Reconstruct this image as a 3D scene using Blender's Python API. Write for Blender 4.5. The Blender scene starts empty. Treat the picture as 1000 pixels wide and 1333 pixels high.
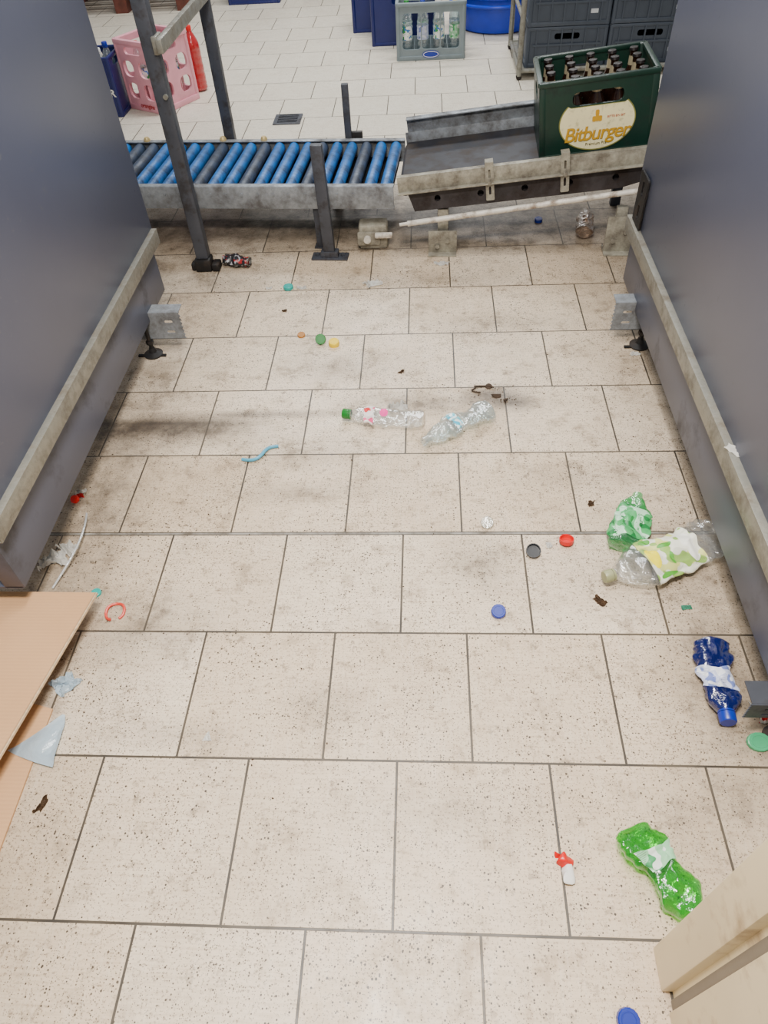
import bpy, bmesh, math, random
from mathutils import Vector, Matrix, Euler, noise
random.seed(7)
TAU=math.tau
SC=bpy.context.scene
COL=SC.collection

# ------------------------------------------------------------------ helpers
def lin(c):
    r=[]
    for v in c[:3]:
        v=v/255.0
        r.append(v/12.92 if v<=.04045 else ((v+.055)/1.055)**2.4)
    return (r[0],r[1],r[2],1.0)

class NT:
    def __init__(s,name):
        s.m=bpy.data.materials.new(name); s.m.use_nodes=True
        s.t=s.m.node_tree; s.t.nodes.clear()
        s.out=s.n('ShaderNodeOutputMaterial')
        s.tc=s.n('ShaderNodeTexCoord')
    def n(s,typ,**kw):
        nd=s.t.nodes.new(typ)
        for k,v in kw.items(): setattr(nd,k,v)
        return nd
    def l(s,a,b): s.t.links.new(a,b)
    def noise(s,scale,detail=3,rough=.5,vec=None,dist=0):
        nd=s.n('ShaderNodeTexNoise'); nd.inputs['Scale'].default_value=scale
        nd.inputs['Detail'].default_value=detail; nd.inputs['Roughness'].default_value=rough
        nd.inputs['Distortion'].default_value=dist
        s.l(vec if vec else s.tc.outputs['Object'],nd.inputs['Vector'])
        return nd.outputs['Fac']
    def mr(s,v,a,b,c=0,d=1):
        nd=s.n('ShaderNodeMapRange'); s.l(v,nd.inputs['Value'])
        for k,x in zip(('From Min','From Max','To Min','To Max'),(a,b,c,d)): nd.inputs[k].default_value=x
        return nd.outputs['Result']
    def math(s,op,a,b=None):
        nd=s.n('ShaderNodeMath',operation=op)
        for i,x in enumerate((a,b)):
            if x is None: continue
            if isinstance(x,(int,float)): nd.inputs[i].default_value=x
            else: s.l(x,nd.inputs[i])
        return nd.outputs[0]
    def mix(s,f,a,b,blend='MIX'):
        nd=s.n('ShaderNodeMix',data_type='RGBA',blend_type=blend)
        for i,x in ((0,f),(6,a),(7,b)):
            if isinstance(x,(int,float,tuple)): nd.inputs[i].default_value=x
            else: s.l(x,nd.inputs[i])
        return nd.outputs[2]
    def map(s,scale=(1,1,1),loc=(0,0,0)):
        nd=s.n('ShaderNodeMapping'); s.l(s.tc.outputs['Object'],nd.inputs['Vector'])
        nd.inputs['Scale'].default_value=scale; nd.inputs['Location'].default_value=loc
        return nd.outputs[0]
    def bump(s,h,st=.3,d=.002):
        nd=s.n('ShaderNodeBump'); nd.inputs['Strength'].default_value=st; nd.inputs['Distance'].default_value=d
        s.l(h,nd.inputs['Height']); return nd.outputs[0]
    def pbr(s,col,rough=.5,metal=0,normal=None,**kw):
        p=s.n('ShaderNodeBsdfPrincipled')
        for k,x in (('Base Color',col),('Roughness',rough),('Metallic',metal)):
            if isinstance(x,(int,float,tuple)): p.inputs[k].default_value=x
            else: s.l(x,p.inputs[k])
        if normal: s.l(normal,p.inputs['Normal'])
        return p
    def done(s,p):
        s.l(p.outputs[0],s.out.inputs['Surface']); return s.m

def mat(name,c,rough=.5,metal=0,var=.12,scale=12,dirt=None,damt=.5,dscale=9,bump=.15,bscale=120):
    t=NT(name); c1=lin(c)
    lo=tuple(x*(1-var) for x in c1[:3])+(1,); hi=tuple(min(1,x*(1+var)) for x in c1[:3])+(1,)
    col=t.mix(t.mr(t.noise(scale,4),.3,.7),lo,hi)
    rg=rough
    if dirt:
        f=t.mr(t.noise(dscale,8,.65),.62-damt*.3,.78-damt*.2)
        col=t.mix(t.math('MULTIPLY',f,.85),col,lin(dirt))
        rg=t.mr(f,0,1,rough,min(1,rough+.25))
    p=t.pbr(col,rg,metal,t.bump(t.noise(bscale,3),bump,.001))
    return t.done(p)

def galv(name,c=(150,152,148),dirt=(70,58,42),damt=.5,rough=.42,dscale=14,metal=.6):
    t=NT(name); c1=lin(c)
    vo=t.n('ShaderNodeTexVoronoi'); vo.inputs['Scale'].default_value=70; t.l(t.tc.outputs['Object'],vo.inputs['Vector'])
    v=t.mr(vo.outputs['Color'],0,1)
    col=t.mix(v,tuple(x*.9 for x in c1[:3])+(1,),tuple(min(1,x*1.06) for x in c1[:3])+(1,))
    f=t.mr(t.noise(dscale,9,.7),.6-damt*.25,.75-damt*.1)
    col=t.mix(t.math('MULTIPLY',f,.8),col,lin(dirt))
    p=t.pbr(col,t.mr(f,0,1,rough,.85),t.mr(f,0,1,metal,.05),t.bump(t.noise(90,4),.2,.001))
    return t.done(p)

def pet(name,tint,solid=.2,gl=.5,solidcol=None,bs=.6):
    """thin PET film: tinted see-through + clear-coat gloss"""
    t=NT(name)
    tr=t.n('ShaderNodeBsdfTransparent'); tr.inputs[0].default_value=tint
    gs=t.n('ShaderNodeBsdfGlossy'); gs.inputs['Roughness'].default_value=.12
    gs.inputs['Color'].default_value=(1,1,1,1)
    nb=t.bump(t.noise(110,3),bs,.002); t.l(nb,gs.inputs['Normal'])
    df=t.n('ShaderNodeBsdfPrincipled'); sc=solidcol or tint
    df.inputs['Base Color'].default_value=sc; df.inputs['Roughness'].default_value=.2
    t.l(nb,df.inputs['Normal'])
    m1=t.n('ShaderNodeMixShader'); m1.inputs[0].default_value=solid
    t.l(tr.outputs[0],m1.inputs[1]); t.l(df.outputs[0],m1.inputs[2])
    lw=t.n('ShaderNodeLayerWeight'); lw.inputs['Blend'].default_value=.35; t.l(nb,lw.inputs['Normal'])
    f=t.mr(lw.outputs['Facing'],0,1,.04,gl)
    m2=t.n('ShaderNodeMixShader'); t.l(f,m2.inputs[0]); t.l(m1.outputs[0],m2.inputs[1]); t.l(gs.outputs[0],m2.inputs[2])
    t.l(m2.outputs[0],t.out.inputs['Surface']); return t.m

def print_label(name,base,ink1,ink2,scale=60,rough=.35,th=.55):
    """printed film label: blotches of two inks on a base, fine print lines"""
    t=NT(name)
    a=t.mr(t.noise(scale,1,.4),th,th+.02); b=t.mr(t.noise(scale*1.7,0,.4,t.map((1,1,1),(3.1,5.2,1.7))),th+.02,th+.04)
    wv=t.n('ShaderNodeTexWave'); wv.inputs['Scale'].default_value=110; wv.inputs['Distortion'].default_value=1
    t.l(t.tc.outputs['Object'],wv.inputs['Vector'])
    fine=t.math('MULTIPLY',t.mr(wv.outputs['Fac'],.6,.65),t.mr(t.noise(scale*.8,0,.4,t.map((1,1,1),(9,2,4))),.58,.6))
    fine=t.math('MULTIPLY',fine,.5)
    col=t.mix(a,lin(base),lin(ink1)); col=t.mix(b,col,lin(ink2)); col=t.mix(fine,col,lin((70,75,70)))
    return t.done(t.pbr(col,rough,0,t.bump(t.noise(90,2),.3,.002)))

def curve_mesh(cv):
    ob=bpy.data.objects.new('tmp',cv); COL.objects.link(ob)
    bpy.context.view_layer.update()
    dg=bpy.context.evaluated_depsgraph_get()
    me=bpy.data.meshes.new_from_object(ob.evaluated_get(dg))
    bpy.data.objects.remove(ob); bpy.data.curves.remove(cv)
    return me
def plate2d(outer,holes=(),th=.01,bev=0):
    cv=bpy.data.curves.new('c','CURVE'); cv.dimensions='2D'; cv.fill_mode='BOTH'
    cv.extrude=th/2; cv.bevel_depth=bev
    for pts in [outer]+list(holes):
        sp=cv.splines.new('POLY'); sp.points.add(len(pts)-1)
        for i,p in enumerate(pts): sp.points[i].co=(p[0],p[1],0,1)
        sp.use_cyclic_u=True
    return curve_mesh(cv)
def text_mesh(s,size,ext=.0006,bold=.0,shear=0,spacing=1):
    cv=bpy.data.curves.new('t','FONT'); cv.body=s; cv.size=size; cv.extrude=ext; cv.offset=bold
    cv.align_x='CENTER'; cv.align_y='CENTER'; cv.shear=shear; cv.space_character=spacing
    return curve_mesh(cv)
def rrect(x0,y0,x1,y1,r=.01,n=4):
    r=min(r,(x1-x0)/2-1e-4,(y1-y0)/2-1e-4); o=[]
    for cx,cy,a in ((x1-r,y1-r,0),(x0+r,y1-r,1),(x0+r,y0+r,2),(x1-r,y0+r,3)):
        for i in range(n+1):
            th=(a+i/n)*math.pi/2; o.append((cx+r*math.cos(th),cy+r*math.sin(th)))
    return o
def ell(cx,cy,rx,ry,n=32): return [(cx+rx*math.cos(TAU*i/n),cy+ry*math.sin(TAU*i/n)) for i in range(n)]
def T(x,y=0,z=0): return Matrix.Translation((x,y,z))
def Rz(a): return Matrix.Rotation(math.radians(a),4,'Z')
def Rx(a): return Matrix.Rotation(math.radians(a),4,'X')
def Ry(a): return Matrix.Rotation(math.radians(a),4,'Y')
XZ=Rx(90)   # plate XY -> XZ facing -Y

class G:
    def __init__(s): s.bm=bmesh.new()
    def mark(s): s.k=set(s.bm.verts)
    def new(s): return [v for v in s.bm.verts if v not in s.k]
    def box(s,c,sz,rot=None,bev=0,m=None):
        mt=T(*c)@(rot if rot else Matrix())@Matrix.Diagonal((*sz,1))
        if m: mt=m@mt
        r=bmesh.ops.create_cube(s.bm,size=1,matrix=mt)
        if bev>0:
            es=list({e for v in r['verts'] for e in v.link_edges})
            bmesh.ops.bevel(s.bm,geom=es,offset=bev,segments=2,profile=.5,affect='EDGES')
        return s
    def bx(s,x0,x1,y0,y1,z0,z1,bev=0,m=None):
        return s.box(((x0+x1)/2,(y0+y1)/2,(z0+z1)/2),(abs(x1-x0),abs(y1-y0),abs(z1-z0)),None,bev,m)
    def beam(s,p0,p1,w,h,bev=.002):
        p0=Vector(p0);p1=Vector(p1);d=p1-p0
        x=d.normalized(); up=Vector((0,0,1)) if abs(x.z)<.95 else Vector((0,1,0))
        y=up.cross(x).normalized(); z=x.cross(y)
        mt=Matrix((x,y,z)).transposed().to_4x4(); mt.translation=(p0+p1)/2
        return s.box((0,0,0),(d.length,w,h),None,bev,mt)
    def cyl(s,p0,p1,r,r2=None,seg=16):
        p0=Vector(p0);p1=Vector(p1);d=p1-p0
        mt=T(*((p0+p1)/2))@d.to_track_quat('Z','Y').to_matrix().to_4x4()
        bmesh.ops.create_cone(s.bm,cap_ends=True,segments=seg,radius1=r,radius2=r if r2 is None else r2,depth=d.length,matrix=mt)
        return s
    def lathe(s,prof,seg=24,m=None,ridge=0):
        m=m or Matrix(); rings=[]
        for r,z in prof:
            if r<1e-6: rings.append([s.bm.verts.new(m@Vector((0,0,z)))])
            else: rings.append([s.bm.verts.new(m@Vector(((r+(ridge if i%2 else 0))*math.cos(TAU*i/seg),(r+(ridge if i%2 else 0))*math.sin(TAU*i/seg),z))) for i in range(seg)])
        for a,b in zip(rings,rings[1:]):
            for i in range(seg):
                j=(i+1)%seg
                if len(a)==1 and len(b)==1: continue
                if len(a)==1: s.bm.faces.new((a[0],b[j],b[i]))
                elif len(b)==1: s.bm.faces.new((a[i],a[j],b[0]))
                else: s.bm.faces.new((a[i],a[j],b[j],b[i]))
        return s
    def tube(s,pts,r,seg=8,closed=False):
        pts=[Vector(p) for p in pts]; n=len(pts); rings=[]
        for i,p in enumerate(pts):
            a=pts[(i-1)%n] if (closed or i>0) else p; b=pts[(i+1)%n] if (closed or i<n-1) else p
            d=(b-a).normalized(); u=d.cross(Vector((0,0,1)))
            if u.length<1e-3: u=Vector((1,0,0))
            u.normalize(); w=u.cross(d)
            rings.append([s.bm.verts.new(p+(u*math.cos(TAU*k/seg)+w*math.sin(TAU*k/seg))*r) for k in range(seg)])
        rr=list(zip(rings,rings[1:]))+([(rings[-1],rings[0])] if closed else [])
        for a,b in rr:
            for k in range(seg): s.bm.faces.new((a[k],a[(k+1)%seg],b[(k+1)%seg],b[k]))
        if not closed:
            s.bm.faces.new(rings[0][::-1]); s.bm.faces.new(rings[-1])
        return s
    def me(s,me,m=None):
        s.mark(); s.bm.from_mesh(me)
        if m: bmesh.ops.transform(s.bm,matrix=m,verts=s.new())
        bpy.data.meshes.remove(me); return s
    def grid(s,f,nu,nv,closed_u=False):
        vs=[[s.bm.verts.new(f(i/(nu if closed_u else nu-1),j/(nv-1))) for i in range(nu)] for j in range(nv)]
        for j in range(nv-1):
            for i in range(nu if closed_u else nu-1):
                k=(i+1)%nu
                s.bm.faces.new((vs[j][i],vs[j][k],vs[j+1][k],vs[j+1][i]))
        return vs
    def finish(s,name,mt,smooth=40,xf=None):
        bm=s.bm
        if xf: bmesh.ops.transform(bm,matrix=xf,verts=bm.verts)
        bmesh.ops.recalc_face_normals(bm,faces=bm.faces)
        me=bpy.data.meshes.new(name)
        if smooth:
            for f in bm.faces: f.smooth=True
            a=math.radians(smooth)
            for e in bm.edges:
                if len(e.link_faces)!=2 or e.calc_face_angle(0)>a: e.smooth=False
        bm.to_mesh(me); bm.free(); me.materials.append(mt); return me
    def part(s,name,mt,parent,label=None,smooth=40,world=False):
        if world: bmesh.ops.transform(s.bm,matrix=WM[parent.name].inverted(),verts=s.bm.verts)
        co=[v.co for v in s.bm.verts]
        c=Vector([(min(v[i] for v in co)+max(v[i] for v in co))/2 for i in range(3)])
        me=s.finish(name,mt,smooth,T(*(-c)))
        ob=bpy.data.objects.new(name,me); COL.objects.link(ob); ob.parent=parent; ob.location=c
        WM[ob.name]=WM[parent.name]@T(*c)
        if label: ob["label"]=label
        return ob
    def solo(s,name,label,cat,mt,W=None,smooth=40,group=None,kind=None):
        me=s.finish(name,mt,smooth)
        ob=bpy.data.objects.new(name,me); COL.objects.link(ob)
        ob.matrix_basis=W or Matrix(); WM[ob.name]=W or Matrix()
        if kind!='structure': ob["label"]=label; ob["category"]=cat
        if group: ob["group"]=group
        if kind: ob["kind"]=kind
        return ob
WM={}
def thing(name,label,cat,W,group=None):
    ob=bpy.data.objects.new(name,None); COL.objects.link(ob); ob.empty_display_size=.05
    ob.matrix_basis=W; WM[ob.name]=W; ob["label"]=label; ob["category"]=cat
    if group: ob["group"]=group
    return ob
def copy_thing(src,W):
    o=src.copy(); COL.objects.link(o); o.matrix_basis=W; WM[o.name]=W
    for c in list(src.children):
        k=c.copy(); COL.objects.link(k); k.parent=o; k.matrix_basis=c.matrix_basis.copy()
    return o

# ------------------------------------------------------------------ camera
R=Rz(math.degrees(.0914))@Rx(90-math.degrees(.8279))@Rz(math.degrees(-.0716))
cam=bpy.data.cameras.new('camera'); co=bpy.data.objects.new('camera',cam); COL.objects.link(co)
co.matrix_basis=T(.0633,-.2874,1.3797)@R
cam.sensor_fit='VERTICAL'; cam.sensor_height=36; cam.sensor_width=27; cam.lens=922.69/1333*36; cam.clip_start=.02
SC.camera=co

# ------------------------------------------------------------------ materials
m_panel=mat('painted_steel_slate',(78,83,102),.36,.06,.05,3,(110,112,118),.0,40,.04,60)
m_skirt=mat('painted_steel_skirt',(78,82,97),.42,.05,.08,4,(56,53,52),.28,6,.06)
m_galv=galv('galvanised_steel',(140,139,130),(84,72,54),.6,.42,16,.5)
m_galvd=galv('galvanised_steel_dirty',(172,168,152),(58,43,28),.95,.5,14,.35)
m_rail=galv('conveyor_rail_steel',(150,156,162),(54,44,34),.9,.45,16,.45)
m_dark=mat('dark_grey_paint',(66,69,77),.5,.2,.15,14,(40,32,26),.45,20)
m_black=mat('black_steel',(26,24,24),.55,.3,.2,20,(60,48,38),.35,25)
m_rollb=mat('blue_roller',(30,108,182),.35,.05,.2,8,(24,34,46),.6,11)
m_rollg=mat('grey_roller',(54,68,90),.4,.05,.2,8,(26,24,24),.55,12)
m_belt=mat('black_belt',(34,35,42),.6,0,.25,15,(60,50,42),.55,10)
m_beam=mat('support_beam_dark',(58,54,56),.6,.2,.3,14,(38,26,18),.6,10)
def card_mat():
    t=NT('cardboard_brown')
    wv=t.n('ShaderNodeTexWave',bands_direction='Y'); wv.inputs['Scale'].default_value=38; wv.inputs['Distortion'].default_value=.3
    t.l(t.tc.outputs['Object'],wv.inputs['Vector'])
    c=t.mix(t.mr(t.noise(5,4),.3,.7),lin((190,147,104)),lin((198,156,114)))
    c=t.mix(t.math('MULTIPLY',wv.outputs['Fac'],.14),c,lin((156,116,78)))
    return t.done(t.pbr(c,.85,0,t.bump(wv.outputs['Fac'],.2,.001)))
m_card=card_mat()
m_carde=mat('cardboard_edge',(206,178,142),.9,0,.25,120)

def floor_mat():
    t=NT('floor_tiles')
    vec=t.map((1,1,1),(.15,0,0))
    br=t.n('ShaderNodeTexBrick'); t.l(vec,br.inputs['Vector'])
    br.offset=.5; br.offset_frequency=2; br.squash=1
    for k,v in (('Scale',1),('Mortar Size',.0026),('Mortar Smooth',.2),('Bias',0),('Brick Width',.3),('Row Height',.3)): br.inputs[k].default_value=v
    br.inputs['Color1'].default_value=(0,0,0,1); br.inputs['Color2'].default_value=(1,1,1,1); br.inputs['Mortar'].default_value=(0.5,0.5,0.5,1)
    mort=br.outputs['Fac']
    sep=t.n('ShaderNodeSeparateXYZ'); t.l(t.tc.outputs['Object'],sep.inputs[0])
    X,Y=sep.outputs[0],sep.outputs[1]
    col=t.mix(br.outputs['Color'],lin((213,191,162)),lin((231,213,189)))
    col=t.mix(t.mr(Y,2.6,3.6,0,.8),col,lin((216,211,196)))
    st=t.noise(1,3,.6,t.map((14,190,1))); st2=t.noise(1,3,.6,t.map((190,10,1)))
    col=t.mix(t.math('MULTIPLY',t.mr(st,.45,.75),.4),col,lin((168,144,114)))
    col=t.mix(t.math('MULTIPLY',t.mr(st2,.5,.75),.25),col,lin((240,229,212)))
    big=t.noise(3.2,8,.68); mid=t.noise(11,8,.72); fin=t.noise(34,6,.75)
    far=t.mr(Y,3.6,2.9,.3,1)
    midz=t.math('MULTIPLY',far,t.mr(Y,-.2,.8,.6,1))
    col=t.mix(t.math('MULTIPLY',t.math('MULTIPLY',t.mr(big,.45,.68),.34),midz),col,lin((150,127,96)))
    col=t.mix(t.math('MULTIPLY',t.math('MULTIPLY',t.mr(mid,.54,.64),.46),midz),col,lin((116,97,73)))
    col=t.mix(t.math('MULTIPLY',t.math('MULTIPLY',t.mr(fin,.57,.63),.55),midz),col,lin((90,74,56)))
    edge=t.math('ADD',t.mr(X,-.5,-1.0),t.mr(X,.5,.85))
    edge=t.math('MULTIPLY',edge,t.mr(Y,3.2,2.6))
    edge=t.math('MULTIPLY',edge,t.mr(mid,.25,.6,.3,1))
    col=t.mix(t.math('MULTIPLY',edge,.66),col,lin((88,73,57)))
    for cx,cy,rx,ry,s,lo in ((-.76,1.345,.40,.030,1.15,.7),(-.80,1.32,.42,.055,1,.5),(-.72,1.30,.5,.09,.8,.25),(-.5,1.38,.45,.03,.9,.5),(.27,1.46,.13,.075,1.1,.6),(.33,1.42,.09,.05,1,.5),(.1,1.42,.4,.08,.7,.25),(-.2,2.72,2.0,.34,1,.5),(-.3,2.62,1.4,.22,1.1,.4),(.5,2.6,.8,.3,1.1,.4),(.1,2.42,1.3,.1,.9,.4),  # dirt stains; wide ellipses beneath the conveyors also paint in the shade there
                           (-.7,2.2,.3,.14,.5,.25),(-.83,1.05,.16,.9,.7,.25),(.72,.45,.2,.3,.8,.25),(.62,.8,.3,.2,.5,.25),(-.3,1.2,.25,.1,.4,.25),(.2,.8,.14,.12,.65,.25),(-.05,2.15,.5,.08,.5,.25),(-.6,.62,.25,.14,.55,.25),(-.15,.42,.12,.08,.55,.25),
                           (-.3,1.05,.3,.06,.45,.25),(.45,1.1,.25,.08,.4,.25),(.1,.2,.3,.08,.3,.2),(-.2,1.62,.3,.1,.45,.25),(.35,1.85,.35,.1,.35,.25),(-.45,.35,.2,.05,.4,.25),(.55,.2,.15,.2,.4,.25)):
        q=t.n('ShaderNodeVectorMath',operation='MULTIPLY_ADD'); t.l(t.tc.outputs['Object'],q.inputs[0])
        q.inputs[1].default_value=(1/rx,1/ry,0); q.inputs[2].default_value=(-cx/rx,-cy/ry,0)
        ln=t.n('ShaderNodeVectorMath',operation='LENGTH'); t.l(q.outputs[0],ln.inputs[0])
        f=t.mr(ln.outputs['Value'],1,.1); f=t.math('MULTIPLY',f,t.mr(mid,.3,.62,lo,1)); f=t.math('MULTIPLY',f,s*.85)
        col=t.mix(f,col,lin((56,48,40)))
    for sc,rad,amt,c in ((160,.40,.95,(50,39,30)),(105,.27,.9,(60,47,35)),(300,.47,.85,(76,60,44))):
        vo=t.n('ShaderNodeTexVoronoi'); vo.inputs['Scale'].default_value=sc; t.l(t.tc.outputs['Object'],vo.inputs['Vector'])
        sp=t.n('ShaderNodeSeparateColor'); t.l(vo.outputs['Color'],sp.inputs[0])
        dens=t.mr(t.noise(4.5,4,.65,t.map((1,1,1),(sc,3,0))),.36,.6,.45,1)
        rnd=t.mr(sp.outputs[0],.36,1,0,rad)
        d=t.math('SUBTRACT',vo.outputs['Distance'],t.math('MULTIPLY',rnd,dens))
        f=t.math('MULTIPLY',t.mr(d,.01,-.04),amt)
        f=t.math('MULTIPLY',f,far)
        col=t.mix(f,col,lin(c))
    n=t.noise(190,3,.6,t.map((1,1,1),(5,7,0)))
    col=t.mix(t.math('MULTIPLY',t.mr(n,.57,.63),.5),col,lin((96,78,58)))
    col=t.mix(mort,col,t.mix(t.mr(t.noise(9,3),.35,.65),lin((54,48,40)),lin((84,74,60))))
    d=t.math('ABSOLUTE',t.math('SUBTRACT',Y,.9))
    col=t.mix(t.mr(d,.0062,.0052),col,lin((58,50,40)))
    col=t.mix(t.mr(d,.0034,.0026),col,t.mix(t.mr(mid,.4,.6),lin((150,146,138)),lin((92,84,72))))
    h=t.math('SUBTRACT',t.math('MULTIPLY',st,.25),t.math('MULTIPLY',mort,1.4))
    rg=t.mr(mid,.3,.7,.28,.58)
    p=t.pbr(col,rg,0,t.bump(h,.35,.002))
    p.inputs['Specular IOR Level'].default_value=.5
    return t.done(p)

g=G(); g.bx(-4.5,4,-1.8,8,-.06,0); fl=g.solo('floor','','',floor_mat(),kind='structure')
m_wall=mat('painted_wall',(196,194,188),.8,0,.05,2)
g=G(); g.bx(-4.5,4,8.0,8.15,0,3); g.solo('wall_back','','',m_wall,kind='structure')

# ------------------------------------------------------------------ machine housings
def housing(side,label):
    x=-.845 if side<0 else .716
    s=side
    y0,y1=(.635 if s<0 else .34),1.93
    W=T(x+s*.03,1.1,0)
    t=thing('machine_housing',label,'machine',W,'machine housings along the aisle')
    g=G(); g.bx(x,x+s*.05,y0,y1+.03,.315,1.75,.004)
    g.part('side_panel',m_panel,t,world=True)
    g=G(); g.bx(x+s*.002,x+s*.05,y0,y1-.01,.12,.30,.003)
    g.bx(x+s*.006,x+s*.12,y0,y1-.01,.12,.126)
    g.part('skirt_panel',m_skirt,t,world=True)
    g=G(); g.bx(x-s*.018,x-s*.0155,y0,y1+.02,.280,.323,.0008)
    g.bx(x-s*.018,x+s*.02,y0,y1+.02,.3215,.325,.0008)
    g.bx(x-s*.018,x+s*.006,y0,y1+.02,.278,.2805,.0008)
    g.part('angle_rail',m_galv,t,'galvanised steel angle rail',world=True)
    for yb in ((1.72,.37) if s>0 else (1.72,)):
        near=yb<1
        xb=x+s*.05; xa=-.742 if s<0 else (.652 if not near else .668)
        lo,hi=(.055,.152) if not near else (.07,.12)
        b=G(); u0,u1=min(xa,xb),max(xa,xb)
        n=7
        if s<0:
            outer=[(u0,lo),(u1,lo)]+[(u1-(.005 if i%2 else 0),lo+(hi-lo)*i/(2*n)) for i in range(1,2*n)]+[(u1,hi),(u0,hi)]
        else:
            outer=[(u1,hi),(u0,hi)]+[(u0+(.005 if i%2 else 0),hi-(hi-lo)*i/(2*n)) for i in range(1,2*n)]+[(u0,lo),(u1,lo)]
        cx=xa+s*.045; q=(hi-lo)/.097
        holes=[rrect(cx-.014,lo+.02*q,cx+.014,lo+.03*q,.005),rrect(cx-.014,lo+.058*q,cx+.014,lo+.068*q,.005)]
        b.me(plate2d(outer,holes,.003),T(0,yb,0)@XZ)
        b.bx(u0+.004,u1-.004,yb+.002,yb+.05,hi-.003,hi)
        b.bx(xb-.004,xb,yb,yb+.06,lo,hi+.02)
        b.part('mounting_bracket',m_rail if not near else m_dark,t,world=True)
        xf=(-.866 if s<0 else .754)
        f=G(); f.cyl((xf,yb-.015,.008),(xf,yb-.015,.13),.007,seg=12)
        f.cyl((xf,yb-.015,.045),(xf,yb-.015,.056),.013,seg=6)
        f.lathe([(0,0),(.03,0),(.032,.006),(.014,.014),(.009,.03),(0,.03)],20,T(xf,yb-.015,0))
        f.bx(xf-.05,xf+.045,yb-.028,yb-.018,0,.006)
        f.part('levelling_foot',m_black,t,'rusty levelling foot with screw',world=True)
    if s>0:
        g=G(); g.me(plate2d(rrect(1.835,.325,1.925,.475,.006),[rrect(1.868,.345,1.888,.385,.006),rrect(1.868,.415,1.888,.455,.006)],.005),T(x-.006,0,0)@Rz(90)@XZ)
        g.part('slotted_plate',m_black,t,'black slotted latch plate',world=True)
    return t
housing(-1,'tall slate-grey steel machine housing with a galvanised bottom rail')
housing(1,'tall slate-grey steel machine housing with black slotted latch plate')

# ------------------------------------------------------------------ roller conveyor
A=-4.3
W=T(-.06,2.385,0)@Rz(A)
rc=thing('roller_conveyor','low steel roller conveyor with blue plastic rollers','conveyor',W)
Lc=1.75; Wd=.47
for y,dr in ((0,-1),(Wd,1)):
    g=G(); g.bx(-Lc,0,y-.002,y+.002,.168,.252,.0008)
    g.bx(-Lc,0,y,y-dr*.026,.249,.253,.0008); g.bx(-Lc,0,y,y-dr*.026,.167,.171,.0008)
    for k in range(28):
        xx=-.03-k*.062; g.cyl((xx,y+dr*.002,.222),(xx,y+dr*.006,.222),.006,seg=6)
    g.part('side_rail',m_rail,rc)
proto={}
for k in range(28):
    xx=-.035-k*.062
    kind='g' if k in (2,5,9,12,17,18,22) else 'b'
    if kind not in proto:
        g=G()
        g.lathe([(0,.004),(.006,.004),(.006,.012),(.020,.012),(.0232,.018),(.0232,.438),(.020,.444),(.006,.444),(.006,.452),(0,.452)],20,Rx(-90))
        ob=g.part('roller',m_rollb if kind=='b' else m_rollg,rc,None if kind=='b' else 'worn grey roller'); proto[kind]=(ob,ob.location.copy())
    else:
        src,l0=proto[kind]; ob=src.copy(); COL.objects.link(ob); ob.parent=rc
    src,l0=proto[kind]; ob.location=(xx,l0.y+.005,.226)
for x in (-.30,-1.5):
    for y in (.03,Wd-.03):
        g=G(); g.bx(x-.02,x+.02,y-.015,y+.015,0,.17,.002); g.bx(x-.03,x+.03,y-.02,y+.02,0,.006)
        g.part('leg',m_dark,rc)
g=G(); g.bx(-Lc+.02,-.02,.004,Wd-.004,.175,.179); g.part('light_block_pan',m_black,rc,'added black pan blocking light under the rollers')  # pan added to stop light and keep the gaps between rollers black
for xs,yy in ((-1.12,Wd),(-.78,Wd),(-.60,Wd)):
    g=G(); g.lathe([(0,.253),(.014,.253),(.014,.26),(.009,.268),(0,.268)],14,T(xs,yy-.012,0)); g.part('bolt_head',mat('brass_bolt',(200,176,120),.4,.3),rc)

def post(name,label,x,y,h,w,d,lean=0,base=None,m=m_dark,rz=A):
    t=thing(name,label,'post',T(x,y,0)@Rz(rz),None)
    g=G(); sh=Matrix(); sh[0][2]=lean
    g.bx(-w/2,w/2,-d/2,d/2,.004,h,.003,sh); g.part('upright',m,t)
    if base:
        g=G(); g.bx(-base[0]/2,base[0]/2,-base[1]/2,base[1]/2,0,.008,.002)
        g.cyl((-base[0]*.35,0,.008),(-base[0]*.35,0,.018),.009,seg=6); g.cyl((base[0]*.35,0,.008),(base[0]*.35,0,.018),.009,seg=6)
        g.bx(-w*.8,w*.8,-d*.65,d*.65,0,.03,.002)
        g.part('base_plate',m,t)
    return t
post('guide_post','short dark steel post bolted to the floor beside rollers',-.318,2.345,.425,.043,.028,-.02,(.145,.055))
t=thing('guide_post','thin dark upright clamped behind the roller conveyor','post',T(-.265,2.90,0))
g=G(); g.bx(-.014,.014,-.012,.012,0,.45,.002); g.part('upright',m_dark,t)
g=G(); g.bx(.014,.06,-.012,.008,.18,.27,.002); g.bx(.02,.05,-.02,-.012,.2,.25,.002); g.part('clamp',m_black,t)

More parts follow.
